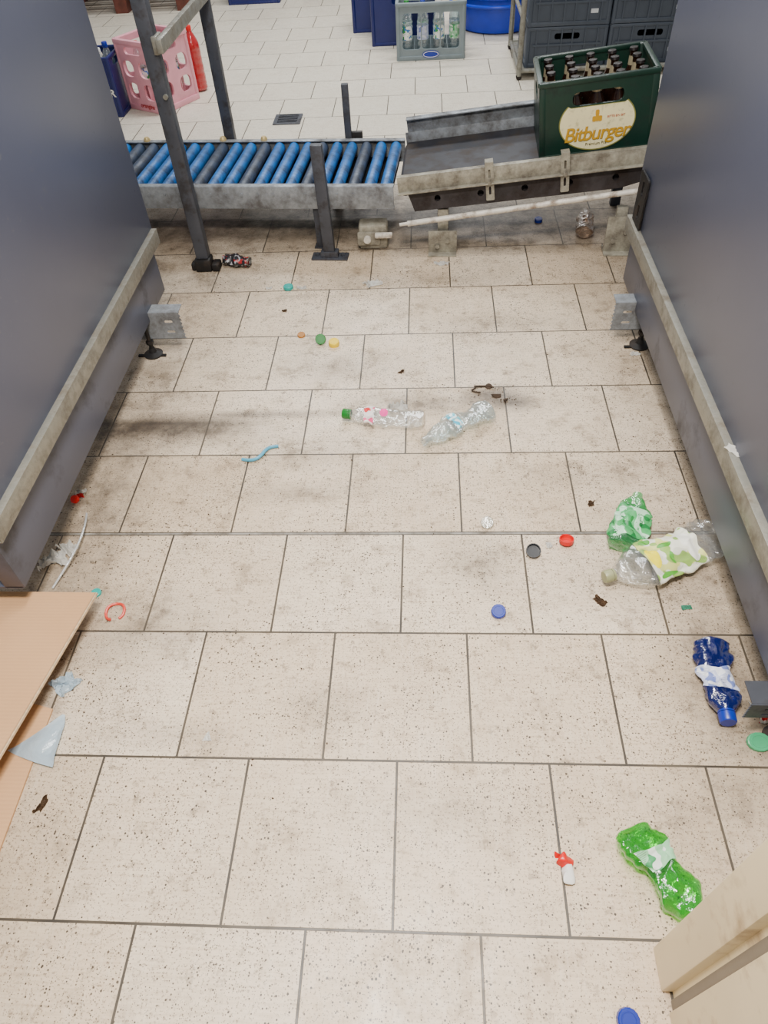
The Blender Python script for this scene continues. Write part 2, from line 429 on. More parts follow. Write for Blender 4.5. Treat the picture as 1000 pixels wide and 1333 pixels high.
t=thing('steel_frame','tall square-tube steel frame straddling the roller conveyor','frame',T(-.8,2.6,0))
g=G(); g.bx(-.83,-.782,2.262,2.306,.05,1.3,.004); g.part('upright',m_dark,t,world=True)
g=G(); g.bx(-.81,-.766,2.95,2.99,.0,1.3,.004); g.part('upright',m_dark,t,world=True)
g=G(); g.bx(-.775,-.755,2.24,3.0,.745,.785,.003); g.bx(-.79,-.772,2.25,2.31,.74,.79,.002); g.part('crossbar',m_galv,t,world=True)
g=G(); g.bx(-.84,-.775,2.25,2.31,0,.05,.008); g.bx(-.775,-.745,2.252,2.305,0,.03,.006); g.bx(-.858,-.84,2.262,2.298,0,.03,.006)
g.part('foot',m_black,t,'dirty black foot of the frame',world=True)
for z in (.62,.9):
    g=G(); g.cyl((-.79,2.262,z),(-.79,2.252,z),.008,seg=10); g.part('bolt',m_galv,t,world=True)

# ------------------------------------------------------------------ inclined conveyor
sl=.105
Wi=T(-.04,2.36,0)@Rz(-2.5)
ic=thing('inclined_conveyor','battered inclined belt conveyor with dirty metal rails','conveyor',Wi)
tilt=Ry(-math.degrees(math.atan(sl)))
def inc(z0): return T(0,0,z0)@tilt
Li=.98
g=G(); m=inc(.238); g.bx(0,Li,-.003,.003,0,.055,.0012,m); g.bx(0,Li,-.003,.02,.052,.056,.0012,m); g.bx(0,Li,-.02,.003,-.002,.003,.001,m)
g.part('side_rail',m_galvd,ic,'scraped light metal side rail')
g=G(); m=inc(.292); g.bx(.01,.60,.435,.441,0,.058,.0012,m); g.bx(.01,.60,.41,.441,.052,.057,.001,m)
g.bx(.0,Li,.43,.436,-.08,.002,.001,m)
g.part('side_rail',m_rail,ic)
g=G(); m=inc(.252)
g.bx(.01,Li,.035,.428,0,.006,.002,m); g.cyl(m@Vector((.02,.04,-.02)),m@Vector((.02,.425,-.02)),.024,seg=18); g.bx(.02,Li,.05,.42,-.045,-.04,.0,m)
g.part('belt',m_belt,ic)
g=G(); m=inc(.238)
holes=[ell(.14+.16*k,-.040,.012,.012,14) for k in range(5)]
g.me(plate2d([(.05,-.080),(.80,-.080),(.93,-.055),(.93,-.004),(.03,-.004)],holes,.005),m@T(0,.014,0)@XZ); g.bx(.05,.80,.014,.05,-.082,-.078,0,m)
g.bx(.05,.80,.045,.05,-.080,-.004,0,m)
g.part('support_beam',m_beam,ic,'dark rusty support beam with round holes')
for x in (.335,.60):
    g=G(); m=inc(.238)
    g.me(plate2d(rrect(x-.015,-.06,x+.015,.075,.004),[rrect(x-.004,-.04,x+.004,-.01,.003),rrect(x-.004,.02,x+.004,.05,.003)],.004),m@T(0,-.012,0)@XZ)
    g.bx(x-.015,x+.015,-.012,.02,.072,.076,.001,m)
    g.cyl(m@Vector((x,-.014,.005)),m@Vector((x,-.024,.005)),.008,seg=6)
    g.part('clamp',m_galvd,ic)
m_pipe=mat('worn_white_pipe',(212,206,194),.45,.05,.12,20,(110,84,60),.45,25)
g=G(); g.cyl((.035,-.06,.150),(.86,-.06,.262),.0098,seg=16); g.cyl((.005,-.06,.146),(.04,-.06,.151),.006,seg=12)
g.part('push_rod',m_pipe,ic,'long worn white tube')
for x,w,h in ((.165,.11,.09),(.83,.10,.14)):
    g=G(); g.bx(x-w/2,x+w/2,.0,.006,0.0,h,.001); g.bx(x-w/2,x+w/2,-.03,.05,0,.006,.001); g.bx(x-.02,x+.02,.02,.045,0,.165,.002)
    g.cyl((x-.02,-.002,h*.35),(x-.02,-.01,h*.35),.009,seg=6); g.cyl((x+.02,-.002,h*.6),(x+.02,-.01,h*.6),.009,seg=6)
    g.part('support_foot',m_galvd,ic)
for xa,zz in ((.14,.2),(.86,.28)):
    g=G(); g.bx(xa,xa+.04,.40,.43,0,zz,.002); g.part('leg',m_dark,ic)
t=thing('drive_block','grimy cast metal block under the conveyor joint','machine part',T(-.14,2.42,0))
g=G(); g.bx(-.065,.05,-.02,.05,0,.10,.012); g.bx(-.07,.02,-.03,-.018,.02,.075,.006); g.part('block',m_galvd,t)
g=G(); g.cyl((-.03,-.03,.05),(-.03,-.045,.05),.014,seg=12); g.bx(.0,.07,-.045,-.025,.055,.075,.006); g.part('lever',m_pipe,t)

# ------------------------------------------------------------------ bottles
m_brown=mat('brown_glass',(36,20,12),.08,0,.1,10,None,.5,9,0)
m_cap_dk=mat('crown_cap_dark',(34,28,28),.35,.5,.2)
def beer_master(W):
    t=thing('beer_bottle','brown glass beer bottle with crown cap in the green crate','bottle',W,'beer bottles in the green crate')
    g=G(); g.lathe([(0,0),(.028,0),(.031,.004),(.031,.14),(.029,.158),(.0165,.19),(.0140,.21),(.0135,.23),(.015,.233),(.015,.239),(0,.239)],20); g.part('body',m_brown,t)
    g=G(); g.lathe([(.0155,.234),(.0163,.235),(.014,.2425),(0,.2435)],20,None,.0007); g.part('crown_cap',m_cap_dk,t)
    g=G(); g.lathe([(.0172,.189),(.0148,.21),(.0143,.218)],20); g.part('neck_foil',mat('neck_foil',(170,158,130),.35,.3),t,'pale neck label')
    return t

th=math.degrees(math.atan(sl))
Wc=Wi@T(.708,.245,.328)@Ry(-th)
m_green=mat('dark_green_plastic',(12,44,34),.4,0,.15,10,(14,24,20),.3,14)
cr=thing('beer_crate','dark green beer crate full of brown bottles','crate',Wc)
w,d,h=.395,.295,.25
g=G()
hz0,hz1=.168,.212
hole=[rrect(-.085,hz0,.085,hz1,.018)]
g.me(plate2d(rrect(-w/2,0,w/2,h,.012),hole,.010),T(0,-d/2,0)@XZ)
g.me(plate2d(rrect(-w/2,0,w/2,h,.012),hole,.010),T(0,d/2,0)@XZ)
hs=[rrect(-.05,hz0,.05,hz1,.018)]
g.me(plate2d(rrect(-d/2,0,d/2,h,.012),hs,.010),T(-w/2+.005,0,0)@Rz(90)@XZ)
g.me(plate2d(rrect(-d/2,0,d/2,h,.012),hs,.010),T(w/2-.005,0,0)@Rz(90)@XZ)
g.bx(-w/2+.005,w/2-.005,-d/2+.002,d/2-.002,0,.008)
for sx in (-1,1):
    for sy in (-1,1): g.bx(sx*(w/2-.012)-.012,sx*(w/2-.012)+.012,sy*(d/2-.006)-.012,sy*(d/2-.006)+.012,0,h+.004,.005)
for sy in (-1,1): g.bx(-w/2,w/2,sy*d/2-.009,sy*d/2+.009,h-.012,h+.004,.003); g.bx(-w/2,w/2,sy*d/2-.008,sy*d/2+.008,0,.016,.003)
for sx in (-1,1): g.bx(sx*(w/2-.005)-.009,sx*(w/2-.005)+.009,-d/2,d/2,h-.012,h+.004,.003)
g.part('body',m_green,cr)
g=G()
for i in range(1,5): g.bx(-w/2+.01+i*.075-.001,-w/2+.01+i*.075+.001,-d/2+.006,d/2-.006,.01,.12)
for j in range(1,4): g.bx(-w/2+.011,w/2-.011,-d/2+j*d/4-.001,-d/2+j*d/4+.001,.01,.12)
g.part('divider',m_green,cr)
ec=.112; erx=.130; ery=.094
def oval_cut(rx,ry,top):
    pts=[]
    for i in range(64):
        a=TAU*i/64; x,y=rx*math.cos(a),ec+ry*math.sin(a)
        if y>top and abs(x)<.092: y=top
        pts.append((x,y))
    return pts
def sub(me,mtx,nm,mt,parent):
    g=G(); g.me(me,mtx); return g.part(nm,mt,parent)
m_gold=mat('print_gold',(196,148,30),.5,.1,.05); m_prdk=mat('print_dark',(70,56,26),.5,0,.05); m_prred=mat('print_red',(170,36,30),.5)
Zf=-d/2-.0068
sub(plate2d(oval_cut(erx,ery,hz0-.002),[],.0014),T(0,-d/2-.0072,0)@XZ,'emblem_border',mat('print_olive',(120,120,60),.5),cr)
sub(plate2d(oval_cut(erx-.004,ery-.004,hz0-.004),[],.0016),T(0,-d/2-.0078,0)@XZ,'emblem',mat('emblem_cream',(230,220,172),.5,0,.05,12,(170,160,120),.3,40),cr)
Zf-=.002
sub(text_mesh('Bitburger',.066,.0004,.0012,.2,.9),T(0,Zf-.0006,.074)@XZ,'lettering',m_prdk,cr)
sub(text_mesh('Bitburger',.066,.0004,.0006,.2,.9),T(-.0006,Zf-.0014,.0748)@XZ,'lettering',m_gold,cr)
sub(text_mesh('Premium Pils',.014,.0004,.0,0,1),T(0,Zf-.0006,.040)@XZ,'lettering',m_prdk,cr)
g=G()
for dx,dz in ((-.010,.122),(.0,.142),(.010,.122)): g.me(plate2d(rrect(dx-.0065,dz-.009,dx+.0065,dz+.009,.004),[],.0008),T(0,Zf-.0006,0)@XZ)
g.me(plate2d(ell(0,.127,.006,.014,16),[],.0008),T(0,Zf-.0012,0)@XZ)
g.part('crest',m_gold,cr)
sub(text_mesh('BITTE EIN BIT',.010,.0004,.0,0,1),T(.064,Zf-.0006,.124)@XZ,'lettering',m_prred,cr)
bm0=None
for i in range(5):
    for j in range(4):
        if (i,j)==(0,0): continue
        Wb=Wc@T(-w/2+.0475+i*.075,-d/2+.037+j*.0737,.0085)
        if bm0 is None: bm0=beer_master(Wb)
        else: copy_thing(bm0,Wb)

# ---- PET bottle generator
def prof_pet(t):
    P=[(0,.0),(.004,.55),(.015,.82),(.04,.98),(.07,1),(.1,.93),(.13,1),(.17,.94),(.2,1),(.25,.99),(.3,.93),(.34,1),(.4,.985),(.45,.95),(.5,.985),(.56,.95),(.6,1),(.64,.97),(.68,.99),(.74,.93),(.8,.78),(.86,.58),(.9,.42),(.915,.40),(.92,.48),(.928,.48),(.933,.38),(1,.37)]
    for (a,b),(c,e) in zip(P,P[1:]):
        if t<=c: return b+(e-b)*(t-a)/(c-a)
    return P[-1][1]
def pet_bottle(name,label,W,L,Rr,mb,mc,ml=None,lab=(.3,.62),crush=.5,flat=.5,seed=0,bend=0,group=None,cap=True,arc=(0,1),upright=False,extra=None,nu=40,nv=64,capr=None,cre_amt=.45,waist=0,twist=0):
    sv=Vector((seed*3.17,seed*1.31,seed*.77))
    def f(u,t,e=0):
        body=max(0,min(1,(.9-t)/.16)); body=body*body*(3-2*body)
        b0=min(1,.35+t/.08)
        s=1-(1-flat)*body*b0
        a=TAU*u; r=prof_pet(t)*Rr*(1-waist*math.exp(-((t-.48)/.13)**2))
        if t>.91: r=min(r,.0135)
        r+=e
        yy=r*math.cos(a)*(1+.42*(1-s)); zz=r*math.sin(a)*s
        tw=twist*(t-.5); yy,zz=yy*math.cos(tw)-zz*math.sin(tw),yy*math.sin(tw)+zz*math.cos(tw)
        p=Vector((t*L,yy,zz))
        if crush:
            q=p+sv
            nn=noise.noise_vector(q*16)*1.0+noise.noise_vector(q*38)*.5
            v=noise.voronoi(q*30)[0]; cre=(v[1]-v[0])
            dirn=Vector((0,math.cos(a),math.sin(a)*(.4+.6*s)))
            p+=nn*crush*Rr*.75*body*b0 - dirn*crush*Rr*cre_amt*body*b0*(1-min(1,cre*2.2))
        p.y+=bend*math.sin(t*2.6)*L
        return p
    ts=[i/(nv-1) for i in range(nv)]
    zmin=min(f(i/nu,t).z for t in ts for i in range(nu))
    O=Vector((-L/2,0,-zmin+.0006))
    Wp=W@(T(0,0,L/2)@Ry(-90) if upright else Matrix())
    if upright: O=Vector((-L/2,0,0))
    t0=thing(name,label,'bottle',Wp,group)
    g=G(); vs=g.grid(lambda u,v:f(u,max(.003,v))+O,nu,nv,True)
    c=g.bm.verts.new(Vector())
    cc=Vector((0,0,0))
    for v in vs[0]: cc+=v.co
    c.co=cc/len(vs[0])+Vector((.004,0,0))
    for i in range(nu): g.bm.faces.new((vs[0][(i+1)%nu],vs[0][i],c))
    g.part('body',mb,t0,smooth=35)
    if ml:
        g=G(); a0,a1=arc
        if a1-a0>=1: g.grid(lambda u,v:f(u,lab[0]+(lab[1]-lab[0])*v,.0009)+O,nu,26,True)
        else: g.grid(lambda u,v:f(a0+(a1-a0)*u,lab[0]+(lab[1]-lab[0])*v,.0012)+O,nu,26)
        g.part('label_band',ml,t0,smooth=35)
    if extra:
        for nm,mt,a0,a1,b0,b1 in extra:
            g=G()
            ca,cb=(a0+a1)/2,(b0+b1)/2
            def fe(u,v):
                x=2*u-1;y=2*v-1
                ex=x*math.sqrt(1-y*y/2); ey=y*math.sqrt(1-x*x/2)
                return f(ca+(a1-a0)/2*ex,cb+(b1-b0)/2*ey,.0022)+O
            g.grid(fe,16,16); g.part(nm,mt,t0,smooth=35)
    if cap:
        rc_=capr or .0148
        q2=(f(0,.97)+f(.5,.97))/2+O; q3=(f(0,1)+f(.5,1))/2+O
        dr=(q3-q2).normalized() if (q3-q2).length>1e-5 else Vector((1,0,0))
        M=T(*(q3-dr*.017))@dr.to_track_quat('Z','Y').to_matrix().to_4x4()
        k=rc_/.0148
        g=G(); g.lathe([(.0132*k,0),(rc_,0),(rc_,.017),(.0132*k,.0195),(0,.0195)],32,M,.0005); g.part('screw_cap',mc,t0)
        g=G(); g.lathe([(.0130*k,-.006),(rc_*1.01,-.006),(rc_*1.01,-.0015),(.0130*k,-.0015)],28,M); g.part('cap_ring',mc,t0)
    return t0

p_clear=pet('clear_pet',(.90,.91,.90,1),.08,.85,(.85,.87,.86,1),.9)
p_clear2=pet('clear_pet_tinted',(.85,.92,.93,1),.10,.85,(.8,.86,.88,1),.9)
p_brown=pet('brownish_pet',(.62,.50,.40,1),.25,.6,(.25,.16,.10,1),.9)
p_green=pet('green_pet',(.30,.84,.18,1),.10,.6,(.05,.48,.05,1),.7)
p_green2=pet('green_pet_pale',(.28,.78,.38,1),.25,.55,(.05,.40,.12,1),.9)
p_blue=pet('blue_pet',(.03,.08,.40,1),.45,.4,(.006,.016,.16,1),.9)
p_red=pet('red_pet',(.8,.04,.04,1),.8,.3,(.5,.008,.012,1))
def plas(n,c,r=.35): return mat(n,c,r,0,.08,20,None,.5,9,.05)
c_green=plas('cap_green',(20,120,40)); c_blue=plas('cap_blue',(16,44,150)); c_red=plas('cap_red',(214,16,14)); c_yel=plas('cap_yellow',(240,206,0))
c_black=plas('cap_black',(20,26,34)); c_teal=plas('cap_teal',(20,160,150)); c_white=plas('cap_white',(228,226,220)); c_olive=plas('cap_olive',(150,152,112)); c_mint=plas('cap_mint',(60,160,110))
l_spr=print_label('label_green_white',(150,205,160),(60,150,90),(225,235,225),32,.35,.55)
l_sprd=print_label('label_green_dense',(70,165,95),(180,225,190),(30,120,60),26,.35,.54)
l_lem=print_label('label_lemon',(234,234,216),(218,220,130),(150,186,92),22,.35,.54)
l_yel=plas('print_lemon_yellow',(244,228,20)); l_lgr=plas('print_leaf_green',(84,160,52)); l_pale=plas('print_pale_panel',(236,236,226))
l_bl=print_label('label_pale_blue',(190,196,222),(110,125,185),(225,228,235),34,.35,.56)
l_cy=print_label('label_cyan',(110,200,215),(60,170,200),(225,235,235),50,.35,.55)
l_red=print_label('label_red_white',(235,225,220),(215,60,60),(235,80,130),40,.35,.6)
l_wh=print_label('label_white_green',(235,238,232),(60,150,80),(60,120,190),40,.35,.56)
def lay(x,y,ang): return T(x,y,0)@Rz(ang)

pet_bottle('crushed_bottle','crushed clear plastic bottle with green cap and red label bits',lay(-.065,1.335,172),.245,.033,p_clear,c_green,l_red,(.60,.72),.32,.7,3,.02,arc=(.0,.4),extra=[('label_scrap',mat('pink_print',(236,60,150),.4),.18,.32,.44,.54),('label_scrap',c_red,.22,.32,.66,.72)])
pet_bottle('crushed_bottle','crushed clear plastic bottle with turquoise label band',lay(.150,1.290,218),.245,.036,p_clear2,c_white,l_cy,(.45,.56),.42,.6,8,-.03,cap=False,arc=(.1,.5))
pet_bottle('crushed_bottle','flattened green plastic bottle with pale label',lay(.464,.090,-62),.182,.037,p_green,c_green,l_spr,(.24,.46),.36,.5,12,.07,cap=False,arc=(.05,.40),cre_amt=.35,waist=.28,twist=.9,nu=48,nv=70)
pet_bottle('crushed_bottle','crushed dark blue plastic bottle with pale blue label',lay(.667,.476,-94),.186,.035,p_blue,c_blue,l_bl,(.34,.60),.36,.55,17,.0,arc=(-.02,.52),capr=.0165,cre_amt=.5,waist=.12)
pet_bottle('crushed_bottle','large crushed clear bottle with lemon and lime label',lay(.624,.806,203),.325,.050,p_clear,c_olive,l_lem,(.24,.68),.24,.42,22,.03,arc=(-.04,.54),
    extra=[('lemon_print',l_yel,.16,.32,.58,.67),('leaf_print',l_lgr,.06,.12,.50,.64),('leaf_print',l_lgr,.28,.33,.42,.54),('leaf_print',l_lgr,.16,.24,.47,.50),('leaf_print',l_lgr,.37,.43,.54,.64),('panel_print',l_pale,.10,.38,.27,.37)],nu=56,nv=80,cre_amt=.35)
pet_bottle('crushed_bottle','crumpled green plastic bottle with white printed label',lay(.576,.918,70),.19,.042,p_green2,c_green,l_sprd,(.15,.7),.4,.38,31,.02,cap=False,arc=(.0,.5))
pet_bottle('crushed_bottle','small brownish bottle lying under the inclined conveyor',lay(.70,2.53,80),.2,.033,p_brown,c_white,None,crush=.25,flat=.8,seed=5,cap=False)

def cap(label,m,x,y,rot=Matrix(),r=.0155,h=.011,name='bottle_cap',z=0):
    g=G(); g.lathe([(0,h),(r*.90,h),(r*.99,h*.88),(r*1.02,0),(r*.9,0),(r*.88,h*.8),(0,h*.82)],32,None,.0006)
    g.lathe([(r*.62,h),(r*.64,h+.0005),(r*.70,h+.0005),(r*.72,h)],32)
    zm=min((rot@v.co).z for v in g.bm.verts)
    return g.solo(name,label,'cap',m,T(x,y,z-zm)@rot,smooth=25)
up=Rx(180)
cap('red plastic screw cap lying on the tiles',c_red,.408,.869,up@Rx(-12),.0175,.012)
cap('black plastic screw cap lying on the tiles',c_black,.322,.829,up@Rx(25),.0175,.012)
cap('blue plastic screw cap lying on the tiles',c_blue,.225,.655,Rx(14),.0165)
cap('yellow cone-shaped screw cap on the tiles',c_yel,-.251,1.742,Rx(10),.0175,.015)
cap('dark green screw cap standing on the tiles',c_green,-.297,1.757,Rx(50),.0175,.012)
cap('blue screw cap near the wooden jamb',c_blue,.373,-.112,Rx(10),.017,.012)
cap('mint green oval lid on the tiles',c_mint,.714,.349,Rx(12)@Matrix.Diagonal((1.25,1,1,1)),.018,.008)
cap('blue screw cap under the inclined conveyor',c_blue,.524,2.60,Rx(10))
cap('clear milky cap on the tiles',pet('milky_plastic',(.8,.8,.76,1),.4,.5,(.7,.68,.6,1)),.215,.928,Rx(30),.016,.006)
cap('turquoise screw cap flat on the tiles',c_teal,-.457,2.118,Rx(0),.018)
cap('turquoise screw cap flat beside the skirt panel',c_teal,-.748,.708,Rx(0),.012,.006)
cap('red cap lying against the skirt panel',c_red,-.905,1.02,Rx(40),.011,.008)
cap('amber cap fallen on the tiles',plas('cap_amber',(170,110,30)),-.37,1.80,Rx(10),.013,.006)

def wire(name,label,cat,pts,r,m,closed=False):
    g=G(); g.tube(pts,r,8,closed); return g.solo(name,label,cat,m)
wire('plastic_ring','torn red plastic cap ring on the tiles','ring',[(-.683+.022*math.cos(a),.652+.024*math.sin(a),.004+.002*math.sin(3*a)) for a in [math.radians(-50+i*13.4) for i in range(24)]],.0034,plas('ring_red',(206,66,50)))
pts=[(-.468,1.178,.004),(-.445,1.172,.006),(-.425,1.176,.008),(-.412,1.192,.009),(-.405,1.21,.008),(-.392,1.226,.006),(-.37,1.232,.005)]
P=[Vector(p) for p in pts]
def cr_(t):
    n=len(P)-1; k=min(int(t*n),n-1); u=t*n-k
    a,b,c,d=P[max(k-1,0)],P[k],P[k+1],P[min(k+2,n)]
    return .5*((2*b)+(c-a)*u+(2*a-5*b+4*c-d)*u*u+(3*b-a-3*c+d)*u**3)
g=G(); g.tube([cr_(i/40) for i in range(41)],.0048,8); g.solo('plastic_strip','curly light blue plastic strip on the tiles','plastic strip',plas('strip_blue',(80,160,190)))
wire('plastic_strip','long clear plastic strip curling beside the skirt panel','plastic strip',[(-.862+.03*math.sin(t*3),.72+t*.25,.004+.02*math.sin(t*3.14)) for t in [i/20 for i in range(21)]],.0028,pet('clear_strip',(.85,.86,.86,1),.5,.6,(.7,.72,.72,1)))

def scrap(label,m,x,y,s=(.03,.02),ang=0,seed=0,h=.008,z=0,name='paper_scrap',cat='paper scrap',fr=1.0,tri=False):
    g=G(); sv=Vector((seed*2.3,seed*4.1,0)); n=16
    def f(u,v):
        a=u-.5;b=v-.5
        if tri: a*=1-.95*v
        p=Vector((a*s[0],b*s[1],0))
        e=noise.noise_vector(Vector((a*2*fr,b*2*fr,0))+sv)*.35*fr
        p+=Vector((e.x*s[0],e.y*s[1],0))
        p.z=abs(noise.noise(Vector((a*4*fr,b*4*fr,3))+sv))*h*2+.0006
        return p
    g.grid(f,n,n)
    bmesh.ops.solidify(g.bm,geom=g.bm.faces[:],thickness=.0004)
    zm=min(v.co.z for v in g.bm.verts)
    return g.solo(name,label,cat,m,T(x,y,z-zm+.0002)@Rz(ang),smooth=30)
m_pap=mat('scrap_white',(232,230,224),.7,0,.05); m_brn=mat('scrap_brown',(90,66,44),.8,0,.3,60); m_redp=print_label('scrap_red_white',(225,222,215),(205,30,35),(225,222,215),30,.5,.5)
m_grit=mat('grit_dark',(62,48,36),.9,0,.3,60)
m_film=pet('plastic_film',(.86,.93,.97,1),.72,.4,(.66,.80,.90,1),.6); m_tealp=mat('scrap_teal',(70,150,120),.6,0,.2,90)
scrap('crumpled white paper scrap beside the clear bottle',m_pap,-.028,1.40,(.05,.045),20,1,.022)
def blob(cx,cy,rx,ry,h,seed):
    def f(u,v):
        a=TAU*u; r=math.sin(v*math.pi/2*.98+.02)
        p=Vector((cx+rx*r*math.cos(a),cy+ry*r*math.sin(a),.001+h*math.cos(v*math.pi/2)))
        e=noise.noise_vector(p*60+Vector((seed,0,0)))*.012; e.z=e.z*.5; p+=e; p.z=max(p.z,.0006); return p
    return f
t=thing('torn_wrapper','torn red plastic piece with a white paper piece','wrapper',T(.305,.115,0))
g=G(); g.grid(blob(0,.006,.015,.012,.014,1),18,9,True); g.grid(blob(-.008,.014,.009,.008,.008,3),12,6,True); g.part('red_piece',c_red,t,'red plastic piece')
g=G(); g.grid(blob(.003,-.017,.010,.016,.012,7),18,9,True); g.part('white_piece',m_pap,t,'white paper piece')
g=G(); g.tube([(.235+.03*math.cos(a)+.006*math.sin(5*a),1.485+.018*math.sin(a),.004+.002*math.sin(3*a)) for a in [math.radians(20+i*14) for i in range(18)]],.0024,6); g.solo('torn_band','dark torn rubber band among the dirt by the clear bottle','band',m_grit)
for k,(x,y,ra,rb) in enumerate(((.275,1.455,.014,.008),(.30,1.425,.008,.010),(.255,1.50,.008,.007))):
    g=G(); g.grid(blob(0,0,ra,rb,.005,20+k),14,7,True); g.solo('dirt_clump','dark clump of dirt beside the crushed clear bottle','dirt',m_grit,T(x,y,0),group='dirt clumps by the clear bottle')
scrap('small white paper triangle on the tiles',m_pap,-.394,.347,(.022,.02),0,3,.003,fr=.5,tri=True)
scrap('brown dried leaf piece on the tiles',m_brn,.462,.691,(.018,.03),40,4,.005,name='leaf_scrap',cat='leaf')
scrap('brown crumb of dirt on the tiles',m_brn,-.694,.198,(.012,.030),-20,5,.006,name='dirt_crumb',cat='dirt')
scrap('teal and white paper snippet on the tiles',m_tealp,.655,.673,(.022,.014),0,6,.003,fr=.6)
scrap('white crumpled paper against the skirt panel',m_pap,-.893,.81,(.06,.05),30,7,.02)
scrap('white crumpled tissue against the skirt panel',m_pap,-.865,.845,(.035,.04),70,8,.02)
scrap('small red and white paper under the panel edge',m_redp,-.90,1.05,(.03,.03),0,9,.01)
scrap('thin white paper scrap near the conveyor',m_pap,.118,2.27,(.055,.025),0,10,.008)
scrap('white paper piece near the conveyor post',m_pap,-.145,2.13,(.055,.035),20,11,.012)
scrap('tiny white paper bit on the tiles',m_pap,-.53,2.12,(.025,.015),0,12,.004)
scrap('white foil bit beside the turquoise cap',m_pap,-.405,2.115,(.035,.016),0,13,.006)
scrap('tiny white paper flake near the black cap',m_pap,.365,.86,(.014,.02),0,14,.004)
scrap('small brown leaf bit on the tiles',m_brn,-.45,1.96,(.015,.012),0,15,.004,name='leaf_scrap',cat='leaf')
scrap('small brown bit beside the lemon bottle',m_brn,.49,1.0,(.016,.022),0,16,.004,name='leaf_scrap',cat='leaf')
scrap('brown tobacco shred near the grout line',m_brn,-.02,1.585,(.022,.012),30,17,.004,name='leaf_scrap',cat='leaf')
scrap('small white paper scrap near the machine foot',m_pap,.73,1.66,(.03,.02),0,18,.006)
scrap('white tape shred on the steel rail',m_pap,.714,.845,(.022,.045),40,19,.006,z=.325,fr=.7)
scrap('white and grey paper rubbish by the steel bracket',m_redp,.742,.42,(.03,.04),10,20,.014)
scrap('crumpled bit of white and blue foil on the cardboard edge',m_film,-.735,.46,(.05,.04),50,21,.016,z=.0)
scrap('torn triangle of pale blue plastic film',m_film,-.728,.335,(.12,.10),-20,22,.008,z=.006,name='plastic_film',cat='plastic film',fr=.4,tri=True)

t=thing('crushed_can','crushed black and red drinks can near the frame foot','can',T(-.684,2.295,0)@Rz(-12))
def fc(u,v):
    a=TAU*u; r=.026*(1 if .06<v<.94 else .88)
    p=Vector(((v-.5)*.11,r*math.cos(a),r*math.sin(a)*.7+.024)); p+=noise.noise_vector(p*45)*.012; p.z=max(p.z,.001); return p
g=G(); vs=g.grid(fc,24,22,True); g.bm.faces.new(vs[0]); g.bm.faces.new(vs[-1]); g.part('can_body',print_label('can_print',(34,32,36),(150,40,40),(150,150,154),50,.3,.6),t)
g=G(); g.tube([Vector((.055,0,.024))+Vector((0,.021*math.cos(a),.0147*math.sin(a))) for a in [TAU*i/20 for i in range(20)]],.0022,6,True); g.part('can_rim',m_galv,t)

g=G()
for k in range(460):
    zone=random.random()
    if zone<.3: x,y=random.uniform(-.75,.2),random.gauss(2.12,.05)
    elif zone<.5: x,y=random.choice((-.86,.70))+random.gauss(0,.04),random.uniform(.75,1.6)
    elif zone<.62: x,y=.26+random.gauss(0,.07),1.45+random.gauss(0,.035)
    else: x,y=random.uniform(-.65,.6),random.uniform(.2,2.2)
    if y>2.25: continue
    r=random.uniform(.0007,.0020)
    bmesh.ops.create_icosphere(g.bm,subdivisions=1,radius=r,matrix=T(x,y,r*.5)@Rz(random.uniform(0,180))@Matrix.Diagonal((1.5,1,.7,1)))
g.solo('floor_grit','scattered dark crumbs and grit on the tiles','grit',m_grit,kind='stuff')

# ------------------------------------------------------------------ cardboard
t=thing('cardboard_box','flattened brown cardboard box lying by the machine','cardboard box',T(-.95,.2,0))
top=[(-.712,.664),(-1.16,.668),(-1.16,-.05),(-.84,-.05),(-.781,.27),(-.737,.52)]
g=G(); g.me(plate2d(top,[],.006),T(0,0,.062)); g.part('top_flap',m_card,t,world=True)
bot=[(-.745,.40),(-1.16,.50),(-1.16,-.05),(-.742,-.05)]
g=G(); g.me(plate2d(bot,[],.005),T(0,0,.0027)); g.part('bottom_flap',m_card,t,world=True)
g=G(); g.bx(-1.165,-1.159,-.05,.66,0,.065); g.bx(-1.15,-.90,.30,.306,.005,.059); g.part('side_wall',m_card,t,world=True)
g=G()
for a,b in zip(top[3:]+top[:1],top[4:]+top[:1]):
    if a!=b: g.beam((a[0]+.001,a[1],.062),(b[0]+.001,b[1],.062),.004,.0060,0)
g.part('corrugated_edge',m_carde,t,world=True)

# ------------------------------------------------------------------ wooden jamb
m_wood=mat('pale_wood',(244,228,188),.45,0,.06,5,(176,146,108),.28,9)
m_groove=mat('grey_seal',(128,120,106),.5,0,.1)
g=G(); g.bx(.434,.70,-.072,-.010,0,2.1,.003); g.bx(.452,.70,-.082,-.072,0,2.1); g.solo('trim_1','','',m_wood,kind='structure')
g=G(); g.bx(.446,.70,-.098,-.083,0,2.1,.002); g.solo('trim_2','','',m_groove,kind='structure')
g=G(); g.bx(.44,.70,-.30,-.099,0,2.1,.003); g.solo('trim_3','','',m_wood,kind='structure')

# ------------------------------------------------------------------ drain
g=G(); slots=[rrect(-.055,-.052+k*.021,.055,-.040+k*.021,.004) for k in range(6)]
g.me(plate2d(rrect(-.075,-.075,.075,.075,.004),slots,.004),T(0,0,.0025))
t=thing('floor_drain','square metal floor drain grate set in the tiles','drain',T(-.69,3.88,0))
g.part('grate',m_dark,t)
g=G(); g.bx(-.072,.072,-.072,.072,.0001,.0008); g.part('sump',m_black,t)

